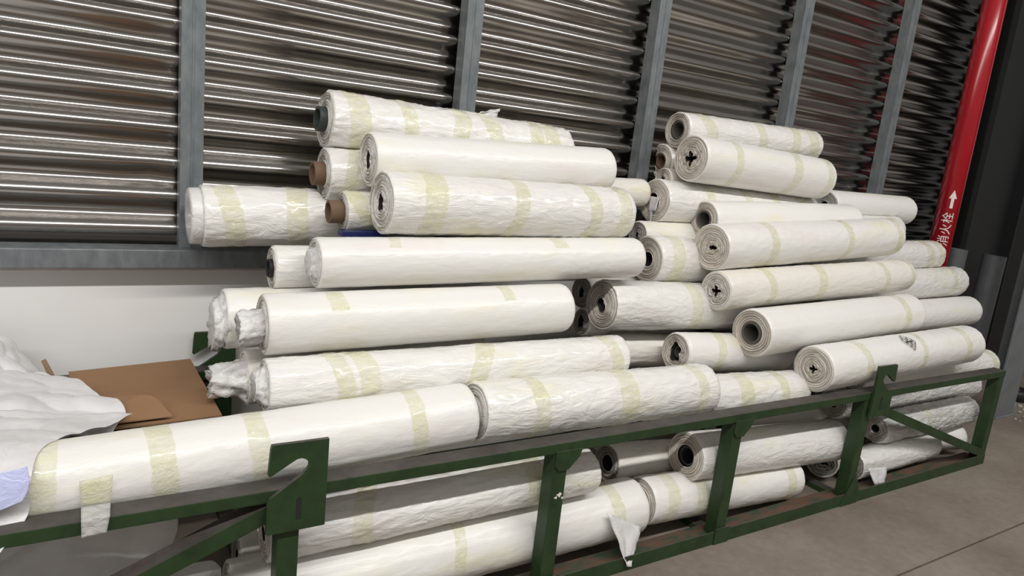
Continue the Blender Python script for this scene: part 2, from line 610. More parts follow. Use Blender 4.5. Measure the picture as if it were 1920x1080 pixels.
XL, XR = -0.82, 4.765
ZT = 0.606
for (yf, yb, back) in ((1.82, 1.892, False), (2.868, 2.94, True)):
    rbox('top_rail', XL, XR, yf, yb, ZT - 0.038, ZT)
    # bottom angle iron: upright leg outside, flat leg inside
    ya, yb2 = (1.82, 1.826) if not back else (2.934, 2.94)
    rbox('bottom_rail', XL, XR, ya, yb2, 0.0, 0.062, 'green', 0.001)
    rbox('bottom_rail_shelf', XL, XR, (1.826 if not back else 2.85), (1.93 if not back else 2.934), 0.022, 0.03, 'rust', 0.001)
    for px in (0.5, 1.452, 2.385, 3.345, 4.735):
        w2 = 0.03
        rbox('post', px - w2, px + w2, yf + 0.003, yb - 0.004, 0.03, ZT - 0.038)
        if px in (1.452, 2.385):
            f0 = yf - 0.005 if not back else yb
            rprism('gusset', [(px - w2, ZT - 0.03), (px + w2 + 0.055, ZT - 0.03), (px + w2 + 0.045, ZT - 0.06), (px + w2, ZT - 0.105), (px - w2 + 0.02, ZT - 0.105), (px - w2, ZT - 0.085)], f0, f0 + 0.005)
            rprism('foot_plate', [(px - w2 - 0.01, 0.0), (px + w2 + 0.02, 0.0), (px + w2 + 0.02, 0.075), (px - w2 - 0.01, 0.075)], f0, f0 + 0.005)
        if px == 3.345:
            f0 = yf - 0.005 if not back else yb
            rprism('foot_plate', [(px - 0.075, 0.0), (px + 0.065, 0.0), (px + 0.06, 0.085), (px + w2, 0.14), (px + w2 - 0.03, 0.14)], f0, f0 + 0.005)
    # hook plates, the two mirrored
    for (cx, sgn) in ((0.515, 1), (3.425, -1)):
        f0 = yf - 0.016 if not back else yb
        cx = cx - (0.045 if back else 0.0)
        W_, H_, zb = 0.165, 0.268, 0.479
        raw = [(0.05, 1.0), (0.03, 0.96), (0.0, 0.675), (0.035, 0.655)]
        for a in range(0, 9):
            t = a / 8
            an = math.radians(135 - 200 * t)
            raw.append((0.52 + 0.155 * math.cos(an), 0.735 + 0.085 * math.sin(an)))
        raw += [(0.60, 0.645), (0.04, 0.405), (0.0, 0.37), (0.0, 0.0), (1.0, 0.0), (1.0, 1.0)]
        pts = [(cx + sgn * (u - 0.5) * W_, zb + v * H_) for u, v in raw]
        if sgn < 0:
            pts = pts[::-1]
        hp = rprism('hook_plate', pts, f0, f0 + 0.013)
        # slot in the plate: thin black piece, its colour stands in for the shade inside
        sx = cx + sgn * 0.005
        sl = rprism('slot', [(sx - 0.006, zb + 0.035), (sx + 0.006, zb + 0.035), (sx + 0.007, zb + 0.098), (sx, zb + 0.104), (sx - 0.007, zb + 0.098)], f0 - 0.0012, f0 + 0.002, 'core_black')
    # diagonal braces at both ends
    for (xa, za, xb, zb_) in ((0.45, 0.535, XL + 0.03, 0.03), (3.46, 0.505, XR - 0.045, 0.075)):
        d = Vector((xb - xa, 0, zb_ - za)).normalized()
        n = Vector((-d.z, 0, d.x)) * 0.024
        if n.z < 0:
            n = -n
        rprism('brace', [(xa + n.x, za + n.z), (xb + n.x, zb_ + n.z), (xb - n.x, zb_ - n.z), (xa - n.x, za - n.z)], yf + 0.004, yb - 0.006)
for cxx in (XL + 0.03, 0.5, 2.385, 3.345):
    rbox('cross_beam', cxx - 0.03, cxx + 0.03, 1.93, 2.85, 0.0, 0.030)

# ------------------------------------------------------------------ rolls
# axis start, axis end, radius, film kind, roughness of surface, tape positions (m from the left end)
RAW = {
 'L1': ((-0.15,2.000,0.627),(1.153,2.010,0.678),0.110,'smooth',0.0010,[0.07,0.33,0.59,1.09]),
 'L2': ((1.175,2.000,0.685),(2.339,2.010,0.660),0.109,'wrap',0.0030,[0.22,0.64,1.02]),
 'L3': ((0.496,2.170,0.783),(1.966,2.170,0.784),0.090,'wrap',0.0022,[0.22,0.30,0.76,1.38]),
 'L4': ((0.509,2.280,0.955),(1.719,2.280,0.976),0.103,'smooth',0.0008,[0.23,0.90]),
 'L5': ((0.694,2.360,1.147),(2.151,2.360,1.179),0.090,'smooth',0.0010,[0.28,0.99]),
 'L6': ((0.944,2.420,1.361),(2.118,2.460,1.364),0.117,'wrap',0.0028,[0.18,0.54,0.91,1.10]),
 'L7': ((0.942,2.580,1.506),(2.097,2.590,1.549),0.104,'smooth',0.0008,[]),
 'L8': ((0.837,2.800,1.639),(2.005,2.820,1.611),0.116,'wrap',0.0045,[0.10,0.29,0.52,0.72,0.96,1.08]),
 'L9': ((0.826,2.750,1.429),(1.397,2.750,1.442),0.105,'wrap',0.0025,[0.10]),
 'L10': ((0.860,2.600,1.300),(1.734,2.600,1.331),0.080,'wrap',0.0020,[0.06]),
 'L11': ((0.387,2.800,1.238),(0.924,2.800,1.253),0.115,'wrap',0.0026,[0.09,0.36]),
 'L5b': ((0.592,2.535,1.093),(1.449,2.535,1.100),0.083,'wrap',0.0012,[]),
 'L4b': ((0.423,2.490,0.922),(1.196,2.490,0.933),0.107,'smooth',0.0018,[]),
 'L3b': ((0.476,2.380,0.742),(1.401,2.380,0.761),0.095,'ivory',0.0020,[]),
 'R1': ((2.736,2.810,1.797),(3.908,2.830,1.814),0.097,'wrap',0.0018,[0.14,0.60,0.91,1.10]),
 'R1b': ((2.731,2.900,1.624),(3.677,2.900,1.668),0.095,'ivory',0.0010,[]),
 'R1c': ((2.676,2.800,1.524),(3.346,2.800,1.532),0.069,'ivory',0.0010,[]),
 'R2': ((2.673,2.620,1.652),(3.788,2.640,1.620),0.120,'smooth',0.0010,[0.26,0.75,1.05]),
 'R3': ((2.542,2.700,1.419),(3.826,2.720,1.398),0.116,'wrap',0.0020,[0.29,0.63,0.87,1.13]),
 'R3b': ((4.054,2.760,1.461),(4.980,2.760,1.468),0.102,'smooth',0.0008,[]),
 'R4': ((2.764,2.550,1.351),(4.053,2.570,1.391),0.100,'smooth',0.0008,[]),
 'R4b': ((4.123,2.680,1.313),(4.739,2.680,1.328),0.106,'wrap',0.0020,[0.54]),
 'R5': ((2.626,2.350,1.235),(4.287,2.440,1.315),0.117,'smooth',0.0018,[0.36,1.05,1.60]),
 'R5b': ((3.590,2.640,1.133),(5.251,2.640,1.174),0.105,'wrap',0.0030,[1.44,1.58]),
 'R6': ((2.633,2.280,1.034),(4.346,2.340,1.091),0.099,'ivory',0.0016,[0.30,0.75,1.38,1.66]),
 'R6b': ((3.760,2.540,0.956),(5.441,2.540,1.000),0.107,'wrap',0.0028,[1.52]),
 'R7': ((2.755,2.130,0.858),(4.234,2.200,0.888),0.118,'smooth',0.0008,[1.27]),
 'R7b': ((3.646,2.420,0.777),(5.471,2.420,0.808),0.106,'smooth',0.0012,[]),
 'R8': ((3.012,1.940,0.718),(4.599,2.000,0.735),0.113,'smooth',0.0014,[0.30,0.88,1.37]),
 'R8b': ((3.649,2.120,0.565),(5.201,2.120,0.525),0.098,'wrap',0.0024,[1.46]),
 'M1': ((2.026,2.780,1.430),(2.53,2.780,1.449),0.073,'ivory',0.0016,[]),
 'M2': ((2.421,2.660,1.244),(2.862,2.660,1.250),0.073,'ivory',0.0012,[]),
 'M3': ((2.379,2.520,1.143),(2.818,2.520,1.143),0.118,'wrap',0.0022,[0.11]),
 'M4': ((2.037,2.410,0.947),(2.976,2.410,0.912),0.118,'wrap',0.0020,[0.52]),
 'M4b': ((2.085,2.630,0.955),(2.657,2.630,0.945),0.083,'ivory',0.0020,[]),
 'M4c': ((2.068,2.580,0.821),(2.639,2.580,0.798),0.070,'ivory',0.0020,[]),
 'M5': ((2.391,2.250,0.748),(3.180,2.250,0.696),0.096,'smooth',0.0012,[0.23]),
 'M6': ((2.36,2.030,0.607),(3.034,2.030,0.575),0.100,'wrap',0.0022,[0.20,0.43]),
 'M7': ((2.180,2.450,0.713),(2.729,2.450,0.678),0.080,'ivory',0.0020,[]),
 'B1a': ((3.532,2.120,0.415),(5.05,2.120,0.395),0.085,'crisp',0.0045,[]),
 'B1b': ((3.785,2.000,0.285),(4.802,2.000,0.288),0.087,'crisp',0.0060,[0.44]),
 'B2': ((4.05,2.20,0.115),(4.74,1.985,0.115),0.084,'smooth',0.0015,[0.45]),
 'B3': ((3.552,1.965,0.118),(4.38,1.975,0.122),0.084,'wrap',0.0028,[]),
 'B3b': ((3.406,2.035,0.12),(4.0,2.35,0.12),0.085,'ivory',0.0020,[]),
 'B4': ((2.292,2.003,0.346),(3.400,2.003,0.272),0.111,'wrap',0.0016,[]),
 'B5': ((2.732,2.200,0.348),(3.45,2.200,0.300),0.107,'ivory',0.0025,[]),
 'B6': ((1.995,2.180,0.277),(2.511,2.180,0.232),0.088,'ivory',0.0020,[]),
 'B7': ((0.474,2.000,0.368),(1.741,2.000,0.373),0.090,'wrap',0.0032,[0.33,0.97]),
 'B8': ((0.378,2.012,0.155),(2.020,2.012,0.158),0.121,'smooth',0.0014,[0.75,1.47]),
 'B9': ((0.434,2.200,0.182),(1.372,2.200,0.128),0.075,'ivory',0.0020,[]),
 'B10': ((2.048,2.000,0.175),(3.076,2.000,0.115),0.104,'smooth',0.0014,[0.11,0.30,0.91]),
}
# hole: (shape, size relative to the radius); core: (material, radius ratio, how far it sticks out); end material
ENDS = {
 'L6': (('slot', 0.26), None, 'end_pale'), 'L7': (('slot', 0.34), ('core_grey', 0.28, -0.012), 'end_pale'),
 'L8': (('round', 0.43), ('core_green', 0.42, 0.034), 'end_pale'), 'L9': (('round', 0.45), ('core_brown', 0.44, 0.045), 'end_pale'),
 'L10': (('round', 0.55), ('core_brown', 0.54, 0.055), 'end_pale'), 'L5b': (('round', 0.42), ('core_black', 0.41, 0.014), 'end_pale'),
 'R1': (('round', 0.52), ('core_grey', 0.50, -0.004), 'end'), 'R1b': (('round', 0.45), ('core_brown', 0.43, -0.004), 'end'),
 'R1c': (('slot', 0.3), None, 'end'), 'R2': (('star', 0.30), None, 'end'), 'R3': (('almond', 0.36), None, 'end'),
 'R4': (('round', 0.50), ('core_grey', 0.49, 0.004), 'end'), 'R5': (('cleft', 0.24), None, 'end'), 'R6': (('star', 0.26), None, 'end_pale'),
 'R7': (('round', 0.47), ('core_grey', 0.46, 0.006), 'end'), 'R8': (('star', 0.17), None, 'end'),
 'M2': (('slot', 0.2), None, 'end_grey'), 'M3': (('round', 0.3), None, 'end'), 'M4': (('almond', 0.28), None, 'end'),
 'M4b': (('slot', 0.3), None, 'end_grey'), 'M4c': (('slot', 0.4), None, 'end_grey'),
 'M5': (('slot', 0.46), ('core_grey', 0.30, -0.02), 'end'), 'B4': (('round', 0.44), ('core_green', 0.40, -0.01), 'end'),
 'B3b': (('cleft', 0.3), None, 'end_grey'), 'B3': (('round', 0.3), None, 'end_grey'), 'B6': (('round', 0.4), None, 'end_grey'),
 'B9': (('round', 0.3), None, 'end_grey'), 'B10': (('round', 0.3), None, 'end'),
}
LABELS = {
 'L1': 'long smooth white film roll on the front rail behind the large hook plate',
 'L2': 'creased white film roll on the front rail, butted against the long smooth one',
 'L3': 'taped white roll just above and behind the long front rail roll',
 'L4': 'plain smooth white roll with plastic stuffed in its left end',
 'L5': 'slim plain white roll just below the roll with the wrinkled taped wrap',
 'L6': 'thick white roll with wrinkled taped wrap, lowest of the three rolls on the left top',
 'L7': 'bare white roll without tape, between the two taped rolls of the left top',
 'L8': 'ragged heavily taped roll with dark green core, topmost of the left pile',
 'L9': 'white roll with protruding brown core directly under the topmost left roll',
 'L10': 'small roll with long brown and black core above the blue strip',
 'L11': 'clear wrapped roll lying on the steel beam beside the first stud, leftmost high roll',
 'L5b': 'small roll with black core hole sticking out left of the slim plain roll',
 'L4b': 'white roll with ragged plastic end next to the green rear hook',
 'L3b': 'ivory roll with a twisted plastic tail pointing at the cardboard',
 'R1': 'banded roll with wide grey core, topmost of the right pile',
 'R1b': 'roll with brown hollow core tucked under the topmost right roll',
 'R1c': 'small ivory roll end peeking below the brown cored roll of the right pile',
 'R2': 'thick cream white roll with ragged star hole, second from top of right pile',
 'R3': 'taped roll with a white paper scrap hanging from its hole',
 'R3b': 'bare white roll whose round end reaches towards the red pipe',
 'R4': 'bare white roll with dark round core above the roll with the folded centre',
 'R4b': 'taped roll end peeking out below the bare roll near the red pipe',
 'R5': 'long white roll with folded closed centre in the middle of the right pile',
 'R5b': 'wrinkled roll end directly below the lettering of the red pipe',
 'R6': 'taped ivory roll with crumpled centre and pink scrap at its end',
 'R6b': 'wrinkled white roll end third from the rack rail at the far right',
 'R7': 'bare white roll with dark ring core pointing out above the rail',
 'R7b': 'smooth roll with torn tip at the far right, two above the rail end',
 'R8': 'roll with pinched star centre resting on the rail behind the small hook plate',
 'R8b': 'roll end lying just behind the right corner of the green top rail',
 'M1': 'ivory roll in the gap between the left and right top rolls',
 'M2': 'thin ivory roll under the roll with the hanging paper scrap',
 'M3': 'taped roll behind the right end of the slim plain roll',
 'M4': 'wrinkled roll with almond shaped hole in the middle of the pile',
 'M4b': 'shaded roll end in the gap, upper one beside the almond hole roll',
 'M4c': 'shaded roll end in the gap, lower one beside the almond hole roll',
 'M5': 'cream roll with oval dark hole above the creased front rail roll',
 'M6': 'taped roll behind the rail between the creased roll and the pinched star roll',
 'M7': 'shaded ivory roll in the gap left of the oval hole roll',
 'B1a': 'crinkled clear wrapped roll right under the top rail at the rack end',
 'B1b': 'shiny crinkled roll above the right diagonal brace',
 'B2': 'smooth white roll end near the right end post, low in the rack',
 'B3': 'white roll with loose torn wrap lying on the bottom rail by the right diagonal',
 'B3b': 'grey roll end on the rack bottom left of the hook post',
 'B4': 'roll with wide dark hole seen under the rail between two posts',
 'B5': 'shaded ivory roll above the wide hole roll, under the top rail',
 'B6': 'shaded ivory roll behind the second post under the rail',
 'B7': 'creased wrapped roll under the top rail beside the large hook plate',
 'B8': 'longest smooth roll at the bottom of the rack with a loose flap',
 'B9': 'layered grey roll end low behind the hook plate post',
 'B10': 'smooth taped roll on the rack bottom below the wide hole roll',
}

CYL = {k: (Vector(v[0]), Vector(v[1]), v[2]) for k, v in RAW.items()}


def axis_at(k, x):
    A, B, r = CYL[k]
    t = (x - A.x) / (B.x - A.x)
    return A + (B - A) * t


NEIGH = {}
for a in CYL:
    NEIGH[a] = []
    for c in CYL:
        if c == a:
            continue
        x0 = max(CYL[a][0].x, CYL[c][0].x)
        x1 = min(CYL[a][1].x, CYL[c][1].x)
        if x1 <= x0:
            continue
        g = min((axis_at(a, x) - axis_at(c, x)).length for x in (x0, (x0 + x1) / 2, x1))
        if g < CYL[a][2] + CYL[c][2] + 0.012:
            NEIGH[a].append(c)


def squash(k, p):
    """soft rolls flatten where they press on each other, on the rail or on the floor"""
    for c in NEIGH[k]:
        A, B, rb = CYL[c]
        if p.x < A.x - 0.004 or p.x > B.x + 0.004:
            continue
        ca, cb = axis_at(k, p.x), axis_at(c, p.x)
        d = cb - ca
        d.x = 0
        L = d.length
        if L < 1e-5:
            continue
        d /= L
        ra = CYL[k][2]
        t = (L * L + ra * ra - rb * rb) / (2 * L) - 0.0015
        if L > ra + rb + 0.004:
            continue
        q = p - ca
        q.x = 0
        s = q.dot(d)
        if s > t:
            p = p - d * (s - t)
    # top rail of the rack
    if p.y < 1.8895 and 0.56 < p.z < 0.61 and p.x < 4.77:
        if CYL[k][0].z > 0.70:
            p = Vector((p.x, p.y, 0.609))
        else:
            p = Vector((p.x, 1.8895, p.z))
    elif p.y < 1.8895 and p.x < 4.77 and p.z < 0.56:
        p = Vector((p.x, 1.8895, p.z))
    if p.z < 0.034:
        p = Vector((p.x, p.y, 0.034))
    if p.y > 2.938:
        p = Vector((p.x, 2.938, p.z))
    return p


def hole_r(shape, rho, phi):
    if shape == 'round':
        return rho
    if shape == 'slot':
        return rho * (0.55 + 0.45 * abs(math.sin(phi))) * (1 + 0.12 * math.sin(5 * phi + 1))
    if shape == 'star':
        return rho * (0.80 + 0.28 * math.cos(4 * phi + 0.6) + 0.14 * math.sin(7 * phi))
    if shape == 'almond':
        return rho * (0.62 + 0.38 * abs(math.cos(phi - 0.9)))
    if shape == 'cleft':
        return rho * (0.25 + 0.75 * max(0, math.cos(1.5 * (phi + 1.2))) ** 2 + 0.25 * math.cos(3 * phi) ** 2)
    return rho


NPH = 88


def build_roll(k):
    A, B, r = CYL[k]
    kind, amp, tapes = RAW[k][3], RAW[k][4], RAW[k][5]
    rng = random.Random(sum(ord(ch) * (i + 3) for i, ch in enumerate(k)) * 7 + 5)
    ax = (B - A)
    L = ax.length
    ex = ax / L
    ey = Vector((0, 0, 1)).cross(ex).normalized()
    ez = ex.cross(ey)
    Mw = Matrix(((ex.x, ey.x, ez.x, A.x), (ex.y, ey.y, ez.y, A.y), (ex.z, ey.z, ez.z, A.z), (0, 0, 0, 1)))
    Mi = Mw.inverted()
    root = empty('film_roll')
    base = Mw @ Matrix.Translation((0, 0, -r))
    root.matrix_world = base
    Bi = base.inverted()
    tag(root, LABELS[k], 'film roll', 'white plastic film rolls piled on the rack')
    off = Vector((rng.uniform(0, 60), rng.uniform(0, 60), rng.uniform(0, 60)))
    seam = rng.uniform(0, 2 * PI)

    def rad(x, ph):
        q = Vector((x * 3.0, r * math.cos(ph) * 9, r * math.sin(ph) * 9)) + off
        big = 0.010 * noise.noise(Vector((x * 2.2, math.cos(ph) * 1.1, math.sin(ph) * 1.1)) + off)
        # diagonal creases that run round the roll
        q2 = Vector((x * 16 + 1.4 * math.sin(ph + 3 * x), math.cos(ph + 1.1 * x) * 3.1, math.sin(ph + 1.1 * x) * 3.1)) + off
        cre = 1.0 - abs(noise.noise(q2)) * 2
        cre = cre * cre * cre if cre > 0 else 0
        fine = fbm(q * 2.0, 3)
        sp_ = ((ph - seam) % (2 * PI)) / (2 * PI)
        pl = 0.0
        for tx in tapes:
            dx_ = abs(x - tx)
            if dx_ < 0.22 and kind in ('wrap', 'crisp'):
                w_ = (1 - dx_ / 0.22) ** 2
                pl += w_ * (1 - 2.2 * abs(noise.noise(Vector((math.cos(ph + 4 * (x - tx)) * 5.5, math.sin(ph + 4 * (x - tx)) * 5.5, tx * 7 + dx_ * 2.5)) + off)))
        pl = min(pl, 1.2) * 0.0022
        return pl + r * (1 + big) + amp * (0.9 * fine + 1.1 * (cre - 0.35)) - 0.0022 * sp_

    def put(x, ph, rr_, jit=0.0):
        p = Mw @ Vector((x, rr_ * math.cos(ph), rr_ * math.sin(ph)))
        return Bi @ squash(k, p)

    # wrapped body -------------------------------------------------------
    nu = max(26, int(L / 0.017))
    xs = [0.0, 0.002, 0.006] + [0.012 + (L - 0.012 - 0.03) * i / nu for i in range(nu + 1)]
    prof_end = [(L - 0.018, 1.0, 0.0008), (L - 0.008, 1.0, 0.004), (L - 0.002, 1.0, 0.011), (L, 1.0, 0.020)]
    V, F = [], []
    rows = 0
    for i, x in enumerate(xs):
        drop = (0.006, 0.003, 0.001)[i] if i < 3 else 0.0
        for j in range(NPH):
            ph = 2 * PI * j / NPH
            V.append(put(x, ph, rad(x, ph) - drop))
        rows += 1
    for (x, _, drop) in prof_end:
        for j in range(NPH):
            ph = 2 * PI * j / NPH
            V.append(put(x, ph, rad(x, ph) - drop))
        rows += 1
    for s_, dx in ((0.62, 0.002), (0.35, -0.006), (0.18, -0.03)):
        for j in range(NPH):
            ph = 2 * PI * j / NPH
            V.append(put(L + dx + 0.002 * noise.noise(Vector((math.cos(ph) * 2, math.sin(ph) * 2, s_ * 9)) + off), ph, r * s_))
        rows += 1
    for i in range(rows - 1):
        for j in range(NPH):
            a, b_ = i * NPH + j, i * NPH + (j + 1) % NPH
            F.append((a, b_, b_ + NPH, a + NPH))
    F.append(tuple((rows - 1) * NPH + j for j in range(NPH)))
    F = [f[::-1] for f in F]
    mesh_obj('film_wrap', V, F, kind, root, smooth=True)

    # layered left end ---------------------------------------------------
    spec = ENDS.get(k, (('round', 0.25), None, 'end_pale'))
    (shape, rho), core, emat = spec
    V, F = [], []
    nr = 15
    rows = 0
    lay = [0.009 * (rng.random() - 0.5) for _ in range(nr + 1)]
    pinch = shape in ('star', 'cleft')
    tw = rng.uniform(0, 6)
    for i in range(nr + 1):
        t = i / nr
        for side in ((0,) if i in (0, nr) else (0, 1)):
            for j in range(NPH):
                ph = 2 * PI * j / NPH
                wob = 1 + (0.10 if pinch else 0.035) * t * (1 - t) * 4 * noise.noise(Vector((math.cos(ph) * 1.6, math.sin(ph) * 1.6, t * 2.0)) + off) * 1.6
                ro = rad(0, ph) - 0.006
                rh = hole_r(shape, rho, ph) * r
                tt = t ** (0.85 if pinch else 1.0)
                q = (ro + (rh - ro) * tt) * wob
                depth = lay[i] + (0.0035 if side else 0.0) + 0.0015 * noise.noise(Vector((math.cos(ph) * 2, math.sin(ph) * 2, t * 12)) + off)
                if i == 0:
                    depth = 0.0
                V.append(put(depth, ph, q - (0.0006 if side else 0)))
            rows += 1
    # tunnel going in
    for dx in (0.05, 0.16, 0.30):
        for j in range(NPH):
            ph = 2 * PI * j / NPH
            V.append(put(dx, ph, hole_r(shape, rho, ph) * r * 0.96))
        rows += 1
    for i in range(rows - 1):
        for j in range(NPH):
            a, b_ = i * NPH + j, i * NPH + (j + 1) % NPH
            F.append((a, b_, b_ + NPH, a + NPH))
    F.append(tuple((rows - 1) * NPH + j for j in range(NPH)))
    nf = len(F)
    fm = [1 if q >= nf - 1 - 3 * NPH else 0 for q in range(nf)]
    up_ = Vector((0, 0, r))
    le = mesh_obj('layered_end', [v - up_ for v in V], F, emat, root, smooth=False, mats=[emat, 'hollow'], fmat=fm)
    le.location = up_          # centred on the axis so that the layers run round it

    # core tube ----------------------------------------------------------
    if core:
        cm, cr, out = core
        ro, ri = cr * r, cr * r * 0.80
        V, F = [], []
        prof = [(0.25, ri), (-out + 0.001, ri), (-out, ri + 0.001), (-out, ro - 0.001), (-out + 0.001, ro), (0.25, ro)]
        n = 36
        for (x, q) in prof:
            for j in range(n):
                ph = 2 * PI * j / n
                V.append(Bi @ (Mw @ Vector((x, q * math.cos(ph), q * math.sin(ph)))))
        for i in range(len(prof) - 1):
            for j in range(n):
                a, b_ = i * n + j, i * n + (j + 1) % n
                F.append((a, b_, b_ + n, a + n))
        # plug deep inside so that the tube does not show daylight
        F.append(tuple(range(n)))
        mesh_obj('core_tube', V, F, cm, root)

    # tape bands ---------------------------------------------------------
    for ti, tx in enumerate(tapes):
        wdt = rng.uniform(0.045, 0.075) * (1.25 if kind == 'wrap' else 1.0)
        skew = rng.uniform(-0.05, 0.05) if kind == 'wrap' else rng.uniform(-0.02, 0.02)
        ph0, ph1 = 0.0, 2 * PI
        if k in ('L4', 'L5'):
            ph0, ph1 = PI / 2 + 0.0, PI * 0.95        # short pieces near the top front
            ph0, ph1 = rng.uniform(1.5, 1.7), rng.uniform(2.3, 2.6)
        closed = ph1 - ph0 > 6.2
        n = NPH if closed else 20
        nx = 7
        V, F = [], []
        for i in range(nx + 1):
            for j in range(n + (0 if closed else 1)):
                ph = ph0 + (ph1 - ph0) * j / n
                edge = 0.004 * noise.noise(Vector((math.cos(ph) * 4, math.sin(ph) * 4, i * 0.3 + tx * 9)))
                x = tx + (i / nx - 0.5) * wdt + skew * math.sin(ph + tx * 5) + edge
                x = min(max(x, 0.004), L - 0.034)
                lift = 0.0016 + 0.0014 * abs(noise.noise(Vector((x * 60, math.cos(ph) * 5, math.sin(ph) * 5)) + off))
                V.append(put(x, ph, rad(x, ph) + lift))
        m_ = n if closed else n + 1
        for i in range(nx):
            for j in range(n):
                a, b_ = i * m_ + j, i * m_ + (j + 1) % m_
                F.append((a, a + m_, b_ + m_, b_))
        mesh_obj('tape_band', V, F, 'tape', root, smooth=True)
    return root, Mw, Bi


def tuft(root, Bi, Mw, r0, length, tip, offs, seed, droop=0.0, spread=1.0):
    """gathered end of the wrapping: a crumpled sleeve leaving the roll end"""
    n, nx = 40, 14
    V, F = [], []
    o_ = Vector((seed * 3.1, seed * 1.7, seed))
    for i in range(nx + 1):
        t = i / nx
        env = r0 + (tip - r0) * t ** 0.7
        for j in range(n):
            ph = 2 * PI * j / n
            f_ = noise.noise(Vector((math.cos(ph) * 3.2, math.sin(ph) * 3.2, t * 1.6)) + o_)
            f2_ = noise.noise(Vector((math.cos(ph) * 8, math.sin(ph) * 8, t * 5)) + o_)
            q = env * (1 + 0.32 * f_ + 0.16 * f2_)
            x = 0.006 - length * t * (1 + 0.12 * f_)
            p = Vector((x, offs[0] * t + q * math.cos(ph), offs[1] * t + q * math.sin(ph) * spread - droop * t * t))
            V.append(Bi @ (Mw @ p))
    for i in range(nx):
        for j in range(n):
            a, b_ = i * n + j, i * n + (j + 1) % n
            F.append((a, b_, b_ + n, a + n))
    # pushed-in closure
    cc = len(V)
    V.append(Bi @ (Mw @ Vector((-length * 0.55, offs[0], offs[1] - droop))))
    for j in range(n):
        F.append((nx * n + j, nx * n + (j + 1) % n, cc))
    return mesh_obj('gathered_wrap', V, F, 'tuft', root, smooth=True)


def flap(root, Bi, pts, mat='sheet', thick=0.0015, name='loose_flap', seed=0.0, nseg=8, wr=0.006):
    """a loose quad of film between four world points"""
    a, b_, c, d = [Vector(p) for p in pts]
    nrm = (b_ - a).cross(d - a).normalized()
    V, F = [], []
    for i in range(nseg + 1):
        for j in range(nseg + 1):
            u, v = i / nseg, j / nseg
            p = a * (1 - u) * (1 - v) + b_ * u * (1 - v) + c * u * v + d * (1 - u) * v
            p = p + nrm * wr * (noise.noise(Vector((u * 3, v * 3, seed))) + 0.5 * noise.noise(Vector((u * 8, v * 8, seed))))
            V.append(Bi @ p)
    for i in range(nseg):
        for j in range(nseg):
            q = i * (nseg + 1) + j
            F.append((q, q + 1, q + nseg + 2, q + nseg + 1))
    o = mesh_obj(name, V, F, mat, root, smooth=True)
    s = o.modifiers.new('thick', 'SOLIDIFY')
    s.thickness = thick
    return o


RT = {}
for k in RAW:
    RT[k] = build_roll(k)

# gathered plastic at the roll ends
tuft(RT['L4'][0], RT['L4'][2], RT['L4'][1], 0.05, 0.085, 0.052, (0.0, -0.012), 2.0)
tuft(RT['L4b'][0], RT['L4b'][2], RT['L4b'][1], 0.098, 0.045, 0.075, (0.0, -0.02), 5.0)
tuft(RT['L3b'][0], RT['L3b'][2], RT['L3b'][1], 0.075, 0.115, 0.046, (0.0, 0.0), 9.0, 0.0)
tuft(RT['L5'][0], RT['L5'][2], RT['L5'][1], 0.078, 0.03, 0.04, (0.0, 0.0), 12.0)
tuft(RT['L3'][0], RT['L3'][2], RT['L3'][1], 0.075, 0.04, 0.045, (0.0, 0.0), 15.0)
# clear cap that steps out of the beam roll
_r, _m, _b = RT['L11']
V, F = [], []
_p = [(0.004, 0.104), (-0.006, 0.105), (-0.034, 0.1045), (-0.040, 0.101), (-0.041, 0.07), (-0.039, 0.03)]
for (x, q) in _p:
    for j in range(48):
        ph = 2 * PI * j / 48
        V.append(_b @ (_m @ Vector((x + 0.002 * noise.noise(Vector((math.cos(ph) * 2, math.sin(ph) * 2, q * 60))), q * math.cos(ph), q * math.sin(ph)))))
for i in range(len(_p) - 1):
    for j in range(48):
        a_, b_ = i * 48 + j, i * 48 + (j + 1) % 48
        F.append((a_, b_, b_ + 48, a_ + 48))
F.append(tuple((len(_p) - 1) * 48 + j for j in range(48)))
mesh_obj('inner_roll', V, F, 'tuft', _r, smooth=True)
# paper scrap hanging out of a hole
k = 'R3'
A_ = CYL[k][0]
flap(RT[k][0], RT[k][2], [A_ + Vector((-0.006, -0.04, 0.02)), A_ + Vector((-0.006, 0.035, 0.02)), A_ + Vector((-0.012, 0.02, -0.055)), A_ + Vector((-0.014, -0.035, -0.05))], name='paper_scrap', seed=3)
flap(RT[k][0], RT[k][2], [A_ + Vector((-0.012, -0.01, -0.045)), A_ + Vector((-0.012, 0.012, -0.045)), A_ + Vector((-0.012, -0.004, -0.125)), A_ + Vector((-0.012, -0.012, -0.125))], name='paper_scrap', seed=4, wr=0.003)
# pink scrap
A_ = CYL['R6'][0]
M['pink'] = sheet_mat('pink_paper', (0.80, 0.50, 0.46), 0.6, 0.1)
flap(RT['R6'][0], RT['R6'][2], [A_ + Vector((-0.008, 0.05, -0.045)), A_ + Vector((-0.008, 0.10, -0.04)), A_ + Vector((-0.01, 0.095, -0.085)), A_ + Vector((-0.01, 0.07, -0.09))], 'pink', name='pink_scrap')
# torn flap hanging off the longest bottom roll
flap(RT['B8'][0], RT['B8'][2], [(1.765, 1.888, 0.235), (1.965, 1.888, 0.130), (1.860, 1.806, 0.024), (1.835, 1.806, 0.030)], name='loose_flap', seed=7, wr=0.010, nseg=12)
